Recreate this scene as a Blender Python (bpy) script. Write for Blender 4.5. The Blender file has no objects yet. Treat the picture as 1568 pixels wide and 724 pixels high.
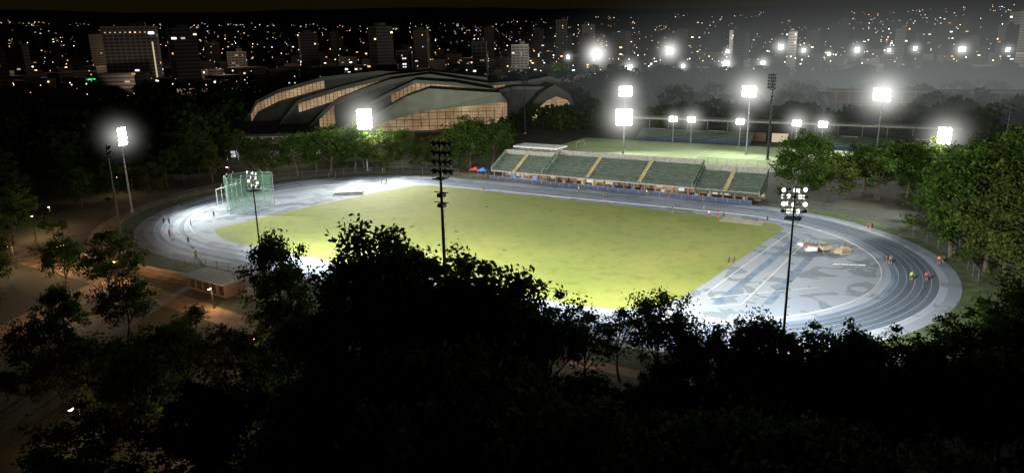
import bpy, math, random
import numpy as np
from mathutils import Vector, Matrix, noise as mnoise
rnd=random.Random(7); nrs=np.random.RandomState(5)
S=bpy.context.scene
COL=S.collection
# ------------------------------------------------------------ materials
def nt(name):
    m=bpy.data.materials.new(name); m.use_nodes=True
    t=m.node_tree; t.nodes.clear()
    out=t.nodes.new('ShaderNodeOutputMaterial')
    return m,t,t.nodes,t.links,out
def mat(name,c,rough=.8,metal=0,var=.15,scale=1.5,em=None,es=0,bump=0):
    m,t,N,L,out=nt(name)
    b=N.new('ShaderNodeBsdfPrincipled'); b.inputs['Roughness'].default_value=rough; b.inputs['Metallic'].default_value=metal
    g=N.new('ShaderNodeNewGeometry'); n=N.new('ShaderNodeTexNoise'); n.inputs['Scale'].default_value=scale; n.inputs['Detail'].default_value=5
    L.new(g.outputs['Position'],n.inputs['Vector'])
    r=N.new('ShaderNodeValToRGB'); r.color_ramp.elements[0].position=.35; r.color_ramp.elements[1].position=.65
    r.color_ramp.elements[0].color=[x*(1-var) for x in c]+[1]; r.color_ramp.elements[1].color=[min(1,x*(1+var)) for x in c]+[1]
    L.new(n.outputs['Fac'],r.inputs['Fac']); L.new(r.outputs['Color'],b.inputs['Base Color'])
    if em: b.inputs['Emission Color'].default_value=(*em,1); b.inputs['Emission Strength'].default_value=es
    if bump:
        bp=N.new('ShaderNodeBump'); bp.inputs['Strength'].default_value=bump; L.new(n.outputs['Fac'],bp.inputs['Height']); L.new(bp.outputs['Normal'],b.inputs['Normal'])
    L.new(b.outputs['BSDF'],out.inputs['Surface']); return m
def emat(name,c,s):
    m,t,N,L,out=nt(name)
    e=N.new('ShaderNodeEmission'); e.inputs[0].default_value=(*c,1); e.inputs[1].default_value=s
    L.new(e.outputs[0],out.inputs['Surface']); m.cycles.emission_sampling='NONE'; return m
def ramp(N,els,interp='LINEAR'):
    r=N.new('ShaderNodeValToRGB'); cr=r.color_ramp; cr.interpolation=interp
    while len(cr.elements)<len(els): cr.elements.new(.5)
    for e,(p,c) in zip(cr.elements,els): e.position=p; e.color=(*c,1)
    return r
def mathn(N,L,op,a,b=None,c=None):
    n=N.new('ShaderNodeMath'); n.operation=op
    for i,v in enumerate((a,b,c)):
        if v is None: continue
        if isinstance(v,(int,float)): n.inputs[i].default_value=v
        else: L.new(v,n.inputs[i])
    return n.outputs[0]
def mixc(N,L,fac,a,b):
    n=N.new('ShaderNodeMix'); n.data_type='RGBA'
    for i,v in ((0,fac),(6,a),(7,b)):
        if isinstance(v,(int,float)): n.inputs[i].default_value=v
        elif isinstance(v,tuple): n.inputs[i].default_value=(*v,1)
        else: L.new(v,n.inputs[i])
    return n.outputs[2]
def noise(N,L,vec,scale,detail=5,rough=.55,dist=0):
    n=N.new('ShaderNodeTexNoise'); n.inputs['Scale'].default_value=scale; n.inputs['Detail'].default_value=detail
    n.inputs['Roughness'].default_value=rough; n.inputs['Distortion'].default_value=dist
    L.new(vec,n.inputs['Vector']); return n.outputs['Fac']

def grass_mat():
    m,t,N,L,out=nt('pitch_grass'); b=N.new('ShaderNodeBsdfPrincipled'); b.inputs['Roughness'].default_value=.9
    g=N.new('ShaderNodeNewGeometry').outputs['Position']
    n1=noise(N,L,g,.035,6,.6,.5); n2=noise(N,L,g,.35,8,.7); n3=noise(N,L,g,5,3)
    r=ramp(N,[(.3,(.120,.160,.022)),(.5,(.160,.192,.032)),(.7,(.205,.22,.042))]); L.new(n1,r.inputs[0])
    r2=ramp(N,[(.36,(.62,.68,.55)),(.5,(1,1,1)),(.66,(1.0,1.0,1.0)),(.8,(1.25,1.15,1.2))]); L.new(n2,r2.inputs[0])
    mm=N.new('ShaderNodeMix'); mm.data_type='RGBA'; mm.blend_type='MULTIPLY'; mm.inputs[0].default_value=.7
    L.new(r.outputs[0],mm.inputs[6]); L.new(r2.outputs[0],mm.inputs[7])
    v=N.new('ShaderNodeTexVoronoi'); v.inputs['Scale'].default_value=.085; L.new(g,v.inputs['Vector'])
    d=mathn(N,L,'ADD',v.outputs['Distance'],mathn(N,L,'MULTIPLY',n2,.14))
    f=mathn(N,L,'LESS_THAN',d,.10)
    c=mixc(N,L,mathn(N,L,'MULTIPLY',f,.40),mm.outputs[2],(.06,.07,.02))
    L.new(c,b.inputs['Base Color'])
    bp=N.new('ShaderNodeBump'); bp.inputs['Strength'].default_value=.5; bp.inputs['Distance'].default_value=.1; L.new(n3,bp.inputs['Height']); L.new(bp.outputs[0],b.inputs['Normal'])
    L.new(b.outputs[0],out.inputs[0]); return m
def track_mat():
    m,t,N,L,out=nt('running_track_rubber'); b=N.new('ShaderNodeBsdfPrincipled'); b.inputs['Roughness'].default_value=.85
    uv=N.new('ShaderNodeUVMap'); s=N.new('ShaderNodeSeparateXYZ'); L.new(uv.outputs[0],s.inputs[0])
    v=s.outputs[1]; fr=mathn(N,L,'FRACT',v); fl=mathn(N,L,'FLOOR',v)
    lane=mathn(N,L,'MULTIPLY',mathn(N,L,'ADD',fl,.5),1/8)
    LT=(.19,.225,.285); MD=(.07,.115,.185); DK=(.04,.07,.12)
    r=ramp(N,[(0,LT),(.125,MD),(.25,LT),(.375,MD),(.5,(.14,.18,.245)),(.625,DK),(.75,(.16,.20,.26)),(.875,LT)],'CONSTANT'); L.new(lane,r.inputs[0])
    cv=N.new('ShaderNodeCombineXYZ'); L.new(mathn(N,L,'MULTIPLY',s.outputs[0],.06),cv.inputs[0]); L.new(mathn(N,L,'MULTIPLY',v,1.3),cv.inputs[1])
    st=noise(N,L,cv.outputs[0],1.0,5,.6)
    g=N.new('ShaderNodeNewGeometry').outputs['Position']; bl=noise(N,L,g,.18,6,.6,.8)
    r2=ramp(N,[(.42,(0,0,0)),(.60,(1,1,1))]); L.new(st,r2.inputs[0])
    c=mixc(N,L,mathn(N,L,'MULTIPLY',r2.outputs[0],.5),r.outputs[0],(.25,.275,.32))
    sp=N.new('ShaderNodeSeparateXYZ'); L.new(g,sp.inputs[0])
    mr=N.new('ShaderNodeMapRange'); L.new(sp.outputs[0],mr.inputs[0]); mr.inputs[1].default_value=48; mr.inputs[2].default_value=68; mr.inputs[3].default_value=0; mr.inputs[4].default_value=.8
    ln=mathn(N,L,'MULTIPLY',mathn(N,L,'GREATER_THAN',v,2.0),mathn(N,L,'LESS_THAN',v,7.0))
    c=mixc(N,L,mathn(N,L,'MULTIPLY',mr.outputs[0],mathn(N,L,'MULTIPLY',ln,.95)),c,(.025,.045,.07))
    r3=ramp(N,[(.54,(0,0,0)),(.60,(1,1,1))]); L.new(bl,r3.inputs[0])
    c=mixc(N,L,mathn(N,L,'MULTIPLY',r3.outputs[0],.5),c,(.05,.075,.095))
    line=mathn(N,L,'LESS_THAN',fr,.06)
    c=mixc(N,L,mathn(N,L,'MULTIPLY',line,.5),c,(.5,.52,.55))
    L.new(c,b.inputs['Base Color']); L.new(b.outputs[0],out.inputs[0]); return m
def court_mat(name,k):
    m,t,N,L,out=nt(name); b=N.new('ShaderNodeBsdfPrincipled'); b.inputs['Roughness'].default_value=.85
    g=N.new('ShaderNodeNewGeometry').outputs['Position']
    n1=noise(N,L,g,.05,4); n2=noise(N,L,g,.16,6,.5,1.0); n3=noise(N,L,g,.9,6,.7)
    r=ramp(N,[(.35,(.18*k,.22*k,.28*k)),(.65,(.25*k,.28*k,.32*k))]); L.new(n1,r.inputs[0])
    r3=ramp(N,[(.555,(0,0,0)),(.57,(1,1,1))]); L.new(n2,r3.inputs[0])
    c=mixc(N,L,mathn(N,L,'MULTIPLY',r3.outputs[0],.65),r.outputs[0],(.075,.10,.11))
    c=mixc(N,L,mathn(N,L,'MULTIPLY',n3,.35),c,(.11,.14,.18))
    L.new(c,b.inputs['Base Color']); L.new(b.outputs[0],out.inputs[0]); return m
def ground_mat():
    m,t,N,L,out=nt('ground_soil_and_grass'); b=N.new('ShaderNodeBsdfPrincipled'); b.inputs['Roughness'].default_value=.95
    g=N.new('ShaderNodeNewGeometry').outputs['Position']
    n1=noise(N,L,g,.05,8,.6); n2=noise(N,L,g,1.5,6,.7)
    r=ramp(N,[(.4,(.014,.020,.008)),(.55,(.028,.028,.014)),(.7,(.06,.046,.030))]); L.new(n1,r.inputs[0])
    c=mixc(N,L,mathn(N,L,'MULTIPLY',n2,.5),r.outputs[0],(.008,.010,.005))
    L.new(c,b.inputs['Base Color']); L.new(b.outputs[0],out.inputs[0]); return m
def leaf_mat(name,c0,c1,c2):
    m,t,N,L,out=nt(name)
    g=N.new('ShaderNodeNewGeometry').outputs['Position']
    n=noise(N,L,g,.55,5,.7)
    r=ramp(N,[(.34,c0),(.5,c1),(.66,c2)]); L.new(n,r.inputs[0])
    d=N.new('ShaderNodeBsdfDiffuse'); tr=N.new('ShaderNodeBsdfTranslucent'); mx=N.new('ShaderNodeMixShader'); mx.inputs[0].default_value=.25
    L.new(r.outputs[0],d.inputs[0]); L.new(r.outputs[0],tr.inputs[0]); L.new(d.outputs[0],mx.inputs[1]); L.new(tr.outputs[0],mx.inputs[2])
    L.new(mx.outputs[0],out.inputs[0]); return m
def window_mat(name,wall,cell,frac,strength):
    m,t,N,L,out=nt(name); b=N.new('ShaderNodeBsdfPrincipled'); b.inputs['Roughness'].default_value=.8
    g=N.new('ShaderNodeNewGeometry')
    dv=N.new('ShaderNodeVectorMath'); dv.operation='DIVIDE'; L.new(g.outputs['Position'],dv.inputs[0]); dv.inputs[1].default_value=(cell*1.1,cell*1.1,cell)
    f=N.new('ShaderNodeVectorMath'); f.operation='FLOOR'; L.new(dv.outputs[0],f.inputs[0])
    fr=N.new('ShaderNodeVectorMath'); fr.operation='FRACTION'; L.new(dv.outputs[0],fr.inputs[0])
    w=N.new('ShaderNodeTexWhiteNoise'); L.new(f.outputs[0],w.inputs[0])
    s=N.new('ShaderNodeSeparateXYZ'); L.new(fr.outputs[0],s.inputs[0])
    mz=mathn(N,L,'MULTIPLY',mathn(N,L,'GREATER_THAN',s.outputs[2],.3),mathn(N,L,'LESS_THAN',s.outputs[2],.75))
    big=noise(N,L,g.outputs['Position'],.012,2)
    rb=ramp(N,[(.35,(.1,.1,.1)),(.7,(1,1,1))]); L.new(big,rb.inputs[0])
    thr=mathn(N,L,'SUBTRACT',1,mathn(N,L,'MULTIPLY',rb.outputs[0],frac*2))
    lit=mathn(N,L,'MULTIPLY',mz,mathn(N,L,'GREATER_THAN',w.outputs['Value'],thr))
    sn=N.new('ShaderNodeSeparateXYZ'); L.new(g.outputs['Normal'],sn.inputs[0])
    side=mathn(N,L,'LESS_THAN',mathn(N,L,'ABSOLUTE',sn.outputs[2]),.5)
    lit=mathn(N,L,'MULTIPLY',lit,side)
    sc=N.new('ShaderNodeSeparateColor'); L.new(w.outputs['Color'],sc.inputs[0])
    r=ramp(N,[(0,(1,.45,.15)),(.35,(1,.72,.38)),(.6,(1,.9,.7)),(.85,(.75,.88,1)),(.97,(.3,.5,1))]); L.new(sc.outputs[1],r.inputs[0])
    L.new(r.outputs[0],b.inputs['Emission Color'])
    sq=mathn(N,L,'POWER',sc.outputs[2],2.2)
    L.new(mathn(N,L,'MULTIPLY',mathn(N,L,'MULTIPLY',lit,strength),mathn(N,L,'ADD',mathn(N,L,'MULTIPLY',sq,1.3),.06)),b.inputs['Emission Strength'])
    c=mixc(N,L,mz,wall,tuple(x*.35 for x in wall)); L.new(c,b.inputs['Base Color'])
    L.new(b.outputs[0],out.inputs[0]); m.cycles.emission_sampling='NONE'; return m
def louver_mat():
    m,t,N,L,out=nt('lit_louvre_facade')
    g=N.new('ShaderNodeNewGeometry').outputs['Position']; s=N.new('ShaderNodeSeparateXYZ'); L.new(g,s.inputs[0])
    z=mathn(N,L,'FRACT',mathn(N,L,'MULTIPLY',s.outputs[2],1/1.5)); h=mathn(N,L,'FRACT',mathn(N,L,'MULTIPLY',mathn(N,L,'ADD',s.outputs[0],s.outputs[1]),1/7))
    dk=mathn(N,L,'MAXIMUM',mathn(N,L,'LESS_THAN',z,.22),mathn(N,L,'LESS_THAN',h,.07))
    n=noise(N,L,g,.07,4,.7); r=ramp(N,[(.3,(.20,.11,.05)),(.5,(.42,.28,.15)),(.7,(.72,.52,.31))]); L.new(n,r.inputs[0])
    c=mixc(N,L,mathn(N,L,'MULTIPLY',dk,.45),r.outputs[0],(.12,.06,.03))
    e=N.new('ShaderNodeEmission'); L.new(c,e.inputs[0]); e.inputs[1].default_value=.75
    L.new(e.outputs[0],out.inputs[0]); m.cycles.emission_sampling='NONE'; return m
def net_mat(name,c,op):
    m,t,N,L,out=nt(name); d=N.new('ShaderNodeBsdfDiffuse'); d.inputs[0].default_value=(*c,1); tr=N.new('ShaderNodeBsdfTransparent')
    g=N.new('ShaderNodeNewGeometry').outputs['Position']; n=noise(N,L,g,1.2,4)
    mx=N.new('ShaderNodeMixShader'); L.new(mathn(N,L,'MULTIPLY',n,op*2),mx.inputs[0]); L.new(tr.outputs[0],mx.inputs[1]); L.new(d.outputs[0],mx.inputs[2]); L.new(mx.outputs[0],out.inputs[0]); return m
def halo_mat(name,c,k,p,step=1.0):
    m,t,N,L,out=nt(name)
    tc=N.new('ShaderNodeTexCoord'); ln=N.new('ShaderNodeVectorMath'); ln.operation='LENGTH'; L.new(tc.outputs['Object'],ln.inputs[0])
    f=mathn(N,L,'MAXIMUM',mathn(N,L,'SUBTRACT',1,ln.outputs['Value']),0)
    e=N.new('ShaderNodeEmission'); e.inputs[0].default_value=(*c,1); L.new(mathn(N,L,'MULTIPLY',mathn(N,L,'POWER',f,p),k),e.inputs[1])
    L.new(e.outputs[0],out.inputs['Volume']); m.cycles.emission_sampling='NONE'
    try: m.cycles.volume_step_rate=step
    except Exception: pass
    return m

M={}
M['grass']=grass_mat(); M['track']=track_mat(); M['court']=court_mat('infield_rubber',1.0); M['apron']=court_mat('apron_paving',.72); M['ground']=ground_mat()
M['steel']=mat('galvanised_steel',(.25,.26,.27),.5,.6); M['dark']=mat('dark_painted_steel',(.02,.022,.025),.6,.3)
M['fpost']=mat('fence_post_steel',(.10,.105,.11),.7,.3)
M['white']=mat('white_paint',(.55,.56,.56),.5,var=.08); M['conc']=mat('concrete',(.24,.24,.22),.85,var=.25,bump=.2)
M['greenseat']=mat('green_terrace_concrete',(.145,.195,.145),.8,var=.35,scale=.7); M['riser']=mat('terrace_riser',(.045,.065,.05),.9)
M['yellow']=mat('yellow_stair_paint',(.30,.25,.13),.7,var=.2); M['blue']=mat('blue_wall_paint',(.02,.04,.11),.6,var=.3)
M['roofgreen']=mat('green_grey_metal_roof',(.24,.27,.20),.6,.1,var=.12,scale=.2)
M['roofdark']=mat('dark_metal_roof',(.06,.063,.053),.6,.1,scale=.2)
M['roofedge']=mat('roof_edge_metal',(.13,.14,.11),.6,.1,scale=.2)
M['louver']=louver_mat()
M['bark']=mat('tree_bark',(.07,.055,.04),.95,var=.3,scale=4)
M['leafA']=leaf_mat('leaves_green',(.008,.018,.004),(.028,.055,.010),(.065,.105,.02)); M['leafB']=leaf_mat('leaves_olive',(.010,.016,.004),(.036,.052,.012),(.08,.105,.024))
M['lamp']=emat('floodlight_lamp_glow',(1,.99,.93),25); M['lampdim']=emat('floodlight_lamp_side_glow',(1,1,.92),2.2)
M['lampwarm']=emat('street_lamp_glow',(1,.6,.28),12); M['win']=emat('lit_room',(1,.82,.55),.6); M['winw']=emat('lit_room_white',(.9,.95,1),.75)
M['netg']=net_mat('green_netting',(.12,.26,.19),.20); M['fence']=net_mat('chain_link',(.07,.08,.08),.18)
M['tan']=mat('tan_mat_cover',(.34,.27,.17),.8,var=.3); M['sand']=mat('sand',(.30,.25,.17),.95,var=.2,bump=.3)
M['path']=mat('worn_path_paving',(.12,.08,.055),.9,var=.5,scale=.35,bump=.2); M['lawn']=mat('park_lawn',(.03,.05,.010),.95,var=.5,scale=.6,bump=.3)
M['brown']=mat('brown_clay_wall',(.14,.09,.065),.9,var=.25,scale=.3)
M['halo']=halo_mat('emissive_glare_bright',(1,1,.93),.22,6.5); M['halo2']=halo_mat('emissive_glare_small',(1,1,.95),.14,6)  # self-glowing volumes imitating lens glare round the lamps, no real mist
M['hazeglow']=halo_mat('emissive_haze_wide',(.85,.93,.90),.00125,1.6,1.5)  # haze veil painted as emission, it scatters no lamp light
M['pitch2']=mat('synthetic_turf',(.20,.26,.13),.8,var=.12,scale=.1)
M['red']=mat('red_fabric',(.5,.03,.03),.7); M['bluefab']=mat('blue_fabric',(.05,.2,.6),.7)
# ------------------------------------------------------------ mesh builder
class MB:
    def __init__(s): s.v=[]; s.f=[]; s.m=[]; s.mats=[]
    def mi(s,k):
        if k not in s.mats: s.mats.append(k)
        return s.mats.index(k)
    def add(s,vs,fs,k):
        o=len(s.v); i=s.mi(k); s.v+= [tuple(v) for v in vs]; s.f+=[tuple(a+o for a in f) for f in fs]; s.m+=[i]*len(fs)
    def box(s,c,d,k,rz=0,M4=None):
        x,y,z=d[0]/2,d[1]/2,d[2]/2; vs=[]
        for sx,sy,sz in ((-1,-1,-1),(1,-1,-1),(1,1,-1),(-1,1,-1),(-1,-1,1),(1,-1,1),(1,1,1),(-1,1,1)):
            p=Vector((sx*x,sy*y,sz*z))
            if M4: p=M4@p
            elif rz: p=Vector((p.x*math.cos(rz)-p.y*math.sin(rz),p.x*math.sin(rz)+p.y*math.cos(rz),p.z))
            vs.append(p+Vector(c))
        s.add(vs,[(0,3,2,1),(4,5,6,7),(0,1,5,4),(1,2,6,5),(2,3,7,6),(3,0,4,7)],k)
    def tube(s,a,b,r1,r2,k,n=8,cap=True):
        a=Vector(a);b=Vector(b);d=(b-a).normalized(); u=d.orthogonal().normalized(); w=d.cross(u); vs=[]
        for p,r in ((a,r1),(b,r2)):
            for i in range(n):
                t=2*math.pi*i/n; vs.append(p+u*math.cos(t)*r+w*math.sin(t)*r)
        fs=[(i,(i+1)%n,n+(i+1)%n,n+i) for i in range(n)]
        if cap: fs+=[tuple(range(n-1,-1,-1)),tuple(range(n,2*n))]
        s.add(vs,fs,k)
    def ball(s,c,r,k,sc=(1,1,1),n=8,mm=5):
        vs=[];fs=[]
        for j in range(mm+1):
            ph=math.pi*j/mm
            for i in range(n):
                t=2*math.pi*i/n; vs.append((c[0]+r*sc[0]*math.sin(ph)*math.cos(t),c[1]+r*sc[1]*math.sin(ph)*math.sin(t),c[2]+r*sc[2]*math.cos(ph)))
        for j in range(mm):
            for i in range(n): fs.append((j*n+i,(j+1)*n+i,(j+1)*n+(i+1)%n,j*n+(i+1)%n))
        s.add(vs,fs,k)
    def poly(s,pts,z,k): s.add([(p[0],p[1],z) for p in pts],[tuple(range(len(pts)))],k)
    def obj(s,name,loc=(0,0,0),rz=0,smooth=False):
        me=bpy.data.meshes.new(name); me.from_pydata(s.v,[],s.f)
        for k in s.mats: me.materials.append(M[k] if isinstance(k,str) else k)
        me.polygons.foreach_set('material_index',s.m)
        if smooth: me.polygons.foreach_set('use_smooth',[True]*len(s.f))
        me.update(); o=bpy.data.objects.new(name,me); o.location=loc; o.rotation_euler[2]=rz; COL.objects.link(o); return o
# ------------------------------------------------------------ ground
b=MB(); n=48; vs=[(0,0,0)]+[(7000*math.cos(2*math.pi*i/n),7000*math.sin(2*math.pi*i/n),0) for i in range(n)]
b.add(vs,[(0,i+1,(i+1)%n+1) for i in range(n)],'ground'); b.obj('ground')
HL=84.39/2
def oval(R,n=56):
    p=[]
    for i in range(n+1):
        a=-math.pi/2+math.pi*i/n; p.append((HL+R*math.cos(a),R*math.sin(a)))
    for i in range(1,16): p.append((HL-2*HL*i/16,R))
    for i in range(n+1):
        a=math.pi/2+math.pi*i/n; p.append((-HL+R*math.cos(a),R*math.sin(a)))
    for i in range(1,16): p.append((-HL+2*HL*i/16,-R))
    return p
def ring(name,R1,R2,z,k,uv=False,arc=None):
    a=oval(R1);c=oval(R2);n=len(a); me=bpy.data.meshes.new(name)
    rows=9; V=[];F=[];UV=[]
    d=[0]
    for i in range(n): d.append(d[-1]+math.dist(c[i],c[(i+1)%n]))
    for i in range(n):
        for j in range(rows): t=j/(rows-1); V.append((a[i][0]*(1-t)+c[i][0]*t,a[i][1]*(1-t)+c[i][1]*t,z))
    for i in range(n):
        if arc and not arc(a[i]): continue
        for j in range(rows-1):
            i2=(i+1)%n; F.append((i*rows+j,i*rows+j+1,i2*rows+j+1,i2*rows+j)); UV.append(((d[i],j),(d[i],j+1),(d[i+1],j+1),(d[i+1],j)))
    me.from_pydata(V,[],F); me.materials.append(M[k])
    if uv:
        l=me.uv_layers.new(name='UVMap')
        for fi,u in enumerate(UV):
            for q in range(4): l.data[me.polygons[fi].loop_start+q].uv=u[q]
    o=bpy.data.objects.new(name,me); COL.objects.link(o); return o
ring('running_track',36.5,46.26,.038,'track',uv=True)
ring('track_apron',46.26,48.2,.030,'apron')
ring('park_lawn_verge',48.2,53.0,.012,'lawn')
ring('perimeter_path',53.0,57.5,.016,'path',arc=lambda p:p[0]<0)
b=MB(); b.poly(oval(36.5),.034,'court'); b.obj('infield_surface')
gp=[(-57,-28),(-53,-31),(-47,-33.5),(-40,-34.6),(-10,-35.2),(38,-35.6),(44,-34.5),(48.5,-31),(51.5,-25),(53,-15),(57.6,22),(58,27),(56,30),(50,31.5),(20,33.2),(-20,34.6),(-42,35),(-46,33.5),(-50,20),(-54,-5)]
b=MB(); b.poly(gp,.05,'grass'); b.obj('grass_field')
b=MB()
o1=oval(36.35);
for i in range(len(o1)):
    p,q=o1[i],o1[(i+1)%len(o1)]; dd=math.dist(p,q)
    b.box(((p[0]+q[0])/2,(p[1]+q[1])/2,.075),(dd,.10,.07),'white',math.atan2(q[1]-p[1],q[0]-p[0]))
b.obj('track_inner_kerb')
def strip(name,x0,y0,x1,y1,w,k,z=.040):
    b=MB(); L=math.hypot(x1-x0,y1-y0); nx,ny=-(y1-y0)/L*w/2,(x1-x0)/L*w/2
    b.poly([(x0+nx,y0+ny),(x0-nx,y0-ny),(x1-nx,y1-ny),(x1+nx,y1+ny)][::-1],z,k); return b.obj(name)
M['runway']=mat('runway_blue_rubber',(.095,.14,.205),.85,var=.3,scale=.4)
for (x0,y0,x1,y1,w) in ((57,-26,62,20,1.3),(64,-22,67,18,1.3),(-64,-22,-58,26,1.3)):
    strip('jump_runway',x0,y0,x1,y1,w,'runway')
for (x0,y0,x1,y1) in ((54.2,-22,60,26),(60.5,-24,64,20),(52,-26,70,-10),(-60.5,-26,-55,20),(56,-27,60.3,-24),(-66,-18,-52,31)):
    strip('marking_line',x0,y0,x1,y1,.12,'white',.046)
b=MB(); b.box((48,30.4,.08),(9,2.8,.08),'sand'); b.box((48,28.9,.11),(9.4,.2,.14),'conc'); b.box((48,31.9,.11),(9.4,.2,.14),'conc'); b.obj('long_jump_pit',rz=-.02)
# ------------------------------------------------------------ trees
def make_tree(name,seed,H=10.0,cr=4.2,lk='leafA',base=.28,nl=10,per=75,leaf=.30,flat=.75):
    R=random.Random(seed); rs=np.random.RandomState(seed); b=MB()
    p=Vector((0,0,-.2)); pts=[p]; nseg=6
    for i in range(nseg):
        p=p+Vector((R.uniform(-.25,.25),R.uniform(-.25,.25),H*.68/nseg)); pts.append(p)
    for i in range(nseg): b.tube(pts[i],pts[i+1],.24*(1-i/nseg*.75),.24*(1-(i+1)/nseg*.75),'bark',7,False)
    C=Vector((0,0,H*(base+1)/2)); rz=H*(1-base)/2
    ends=[]
    for i in range(nl):
        t=R.uniform(.35,1); k=min(nseg-1,int(t*nseg)); s0=pts[k].lerp(pts[k+1],t*nseg-k if t<1 else 1)
        az=i*2.4+R.uniform(-.4,.4); el=R.uniform(-.6,1.2)
        e=C+Vector((math.cos(az)*math.cos(el)*cr,math.sin(az)*math.cos(el)*cr,math.sin(el)*rz*.95))*R.uniform(.6,.92)
        mid=s0.lerp(e,.5)+Vector((R.uniform(-.3,.3),R.uniform(-.3,.3),-.25))
        b.tube(s0,mid,.10,.07,'bark',5,False); b.tube(mid,e,.07,.03,'bark',5,False); ends.append(e)
        for j in range(4):
            e2=mid.lerp(e,R.uniform(.2,.9))+Vector((R.uniform(-1,1),R.uniform(-1,1),R.uniform(-.4,.9)))*cr*.33
            b.tube(mid.lerp(e,.3),e2,.04,.015,'bark',4,False); ends.append(e2)
    for i in range(int(nl*2.2)):
        az=R.uniform(0,6.28); el=R.uniform(-1.0,1.5); ends.append(C+Vector((math.cos(az)*math.cos(el)*cr,math.sin(az)*math.cos(el)*cr,math.sin(el)*rz))*R.uniform(.55,1.06))
    V=[];F=[]
    for e in ends:
        r=R.uniform(.40,1.0)*cr*.23; m=int(per*R.uniform(.6,1.3))
        P=rs.normal(0,1,(m,3))*np.array([r,r,r*flat*.8])*.62+np.array(e)
        A=rs.normal(0,1,(m,3)); A[:,2]*=.6; A/=np.linalg.norm(A,axis=1)[:,None]; B=np.cross(A,rs.normal(0,1,(m,3))); B/=np.linalg.norm(B,axis=1)[:,None]
        l=leaf*rs.uniform(.6,1.35,(m,1))
        Q=np.stack([P-A*l*.6,P-B*l*.36,P+A*l*.6,P+B*l*.36],1).reshape(-1,3)
        o=len(V); V+=Q.tolist(); F+=[(o+4*i,o+4*i+1,o+4*i+2,o+4*i+3) for i in range(m)]
    b.add(V,F,lk)
    me_o=b.obj(name); me=me_o.data; bpy.data.objects.remove(me_o); return me
TM=[make_tree('broadleaf_tree_mesh',11),make_tree('broadleaf_tree_mesh',23,cr=4.8,base=.30,nl=12),
    make_tree('broadleaf_tree_mesh',37,cr=3.4,lk='leafB',base=.16,nl=11),make_tree('spreading_tree_mesh',41,cr=5.6,base=.42,nl=13,lk='leafB',flat=.5),
    make_tree('sparse_tree_mesh',55,cr=3.8,base=.4,nl=9,per=42,lk='leafA'),
    make_tree('dense_tree_mesh',66,cr=4.6,base=.04,nl=15,per=85,lk='leafA'),make_tree('dense_tree_mesh',77,cr=5.0,base=.02,nl=15,per=85,lk='leafB')]
def tree(x,y,H,k=None,w=1.0,name='broadleaf_tree'):
    k=rnd.randrange(4) if k is None else k
    o=bpy.data.objects.new(name,TM[k]); s=H/10; o.scale=(s*w*rnd.uniform(.92,1.08),s*w*rnd.uniform(.92,1.08),s*rnd.uniform(.97,1.03)); o.rotation_euler=(0,0,rnd.uniform(0,6.28)); o.location=(x,y,0); COL.objects.link(o); return o
for x,y,H,k in ((-69,47,14,6),(-78,43,16.5,5),(-84,38,15.5,1),(-90,30,15,5),(-92,40,14,6),(-66,53,14,5),(-46,63,18,5),(-53,62,14,6),(-40,67,16,1),(-49,66,17,6),(-80,50,15,1),(-60,58,10,6),(-97,26,12,6),(-86,48,15,5),
    (57,57,18,5),(63,59,13,6),(67,70,13,4),(74,66,15,1),(80,70,15,5),(88,64,14,6),(78,88,12,2),(70,80,12,5),(94,76,15,5),(84,84,14,6),(98,84,16,5),(106,80,18,6),(90,100,13,5),(104,100,16,5),(118,90,18,6),(80,108,11,6),(120,112,16,5),(108,64,18,6),(116,72,18,5),
    (89,18,17,5),(94,11,16,6),(91,27,20,5),(99,20,21,6),(103,34,24,5),(97,39,21,6),(106,22,22,5),(98,3,15,6),(104,10,17,5),(112,30,24,6),(112,44,24,5),(92,49,15,6),(100,54,20,5),(97,12,12,5),(101,-6,14,6),(93,36,12,6),(118,56,22,5),
    (-112,-1,11,0),(-117,8,12,5),(-106,10,11,2),(-122,-6,11,1),(-125,20,13,6),(-100,22,12,1),(-135,5,13,5),(-140,28,13,1),(-128,38,12,6),(-110,32,12,5),(-150,14,14,0),(-145,-12,13,5),(-160,40,14,6),(-165,0,14,3),(-155,-25,13,0),
    (-110,-28,11,5),(-118,-42,12,6),(-130,-35,12,2),(-104,-47,10,5),(-97,-62,10,6),(-108,-62,12,5),(-125,-60,13,6),(-140,-50,13,5),(-104,-12,10,6),(-108,-20,11,5),
    (96,-36,14,5),(103,-28,15,6),(108,-14,17,5),(100,-46,14,6),(112,-34,16,5),(108,-4,17,6)): tree(x,y,H,k)
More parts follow.
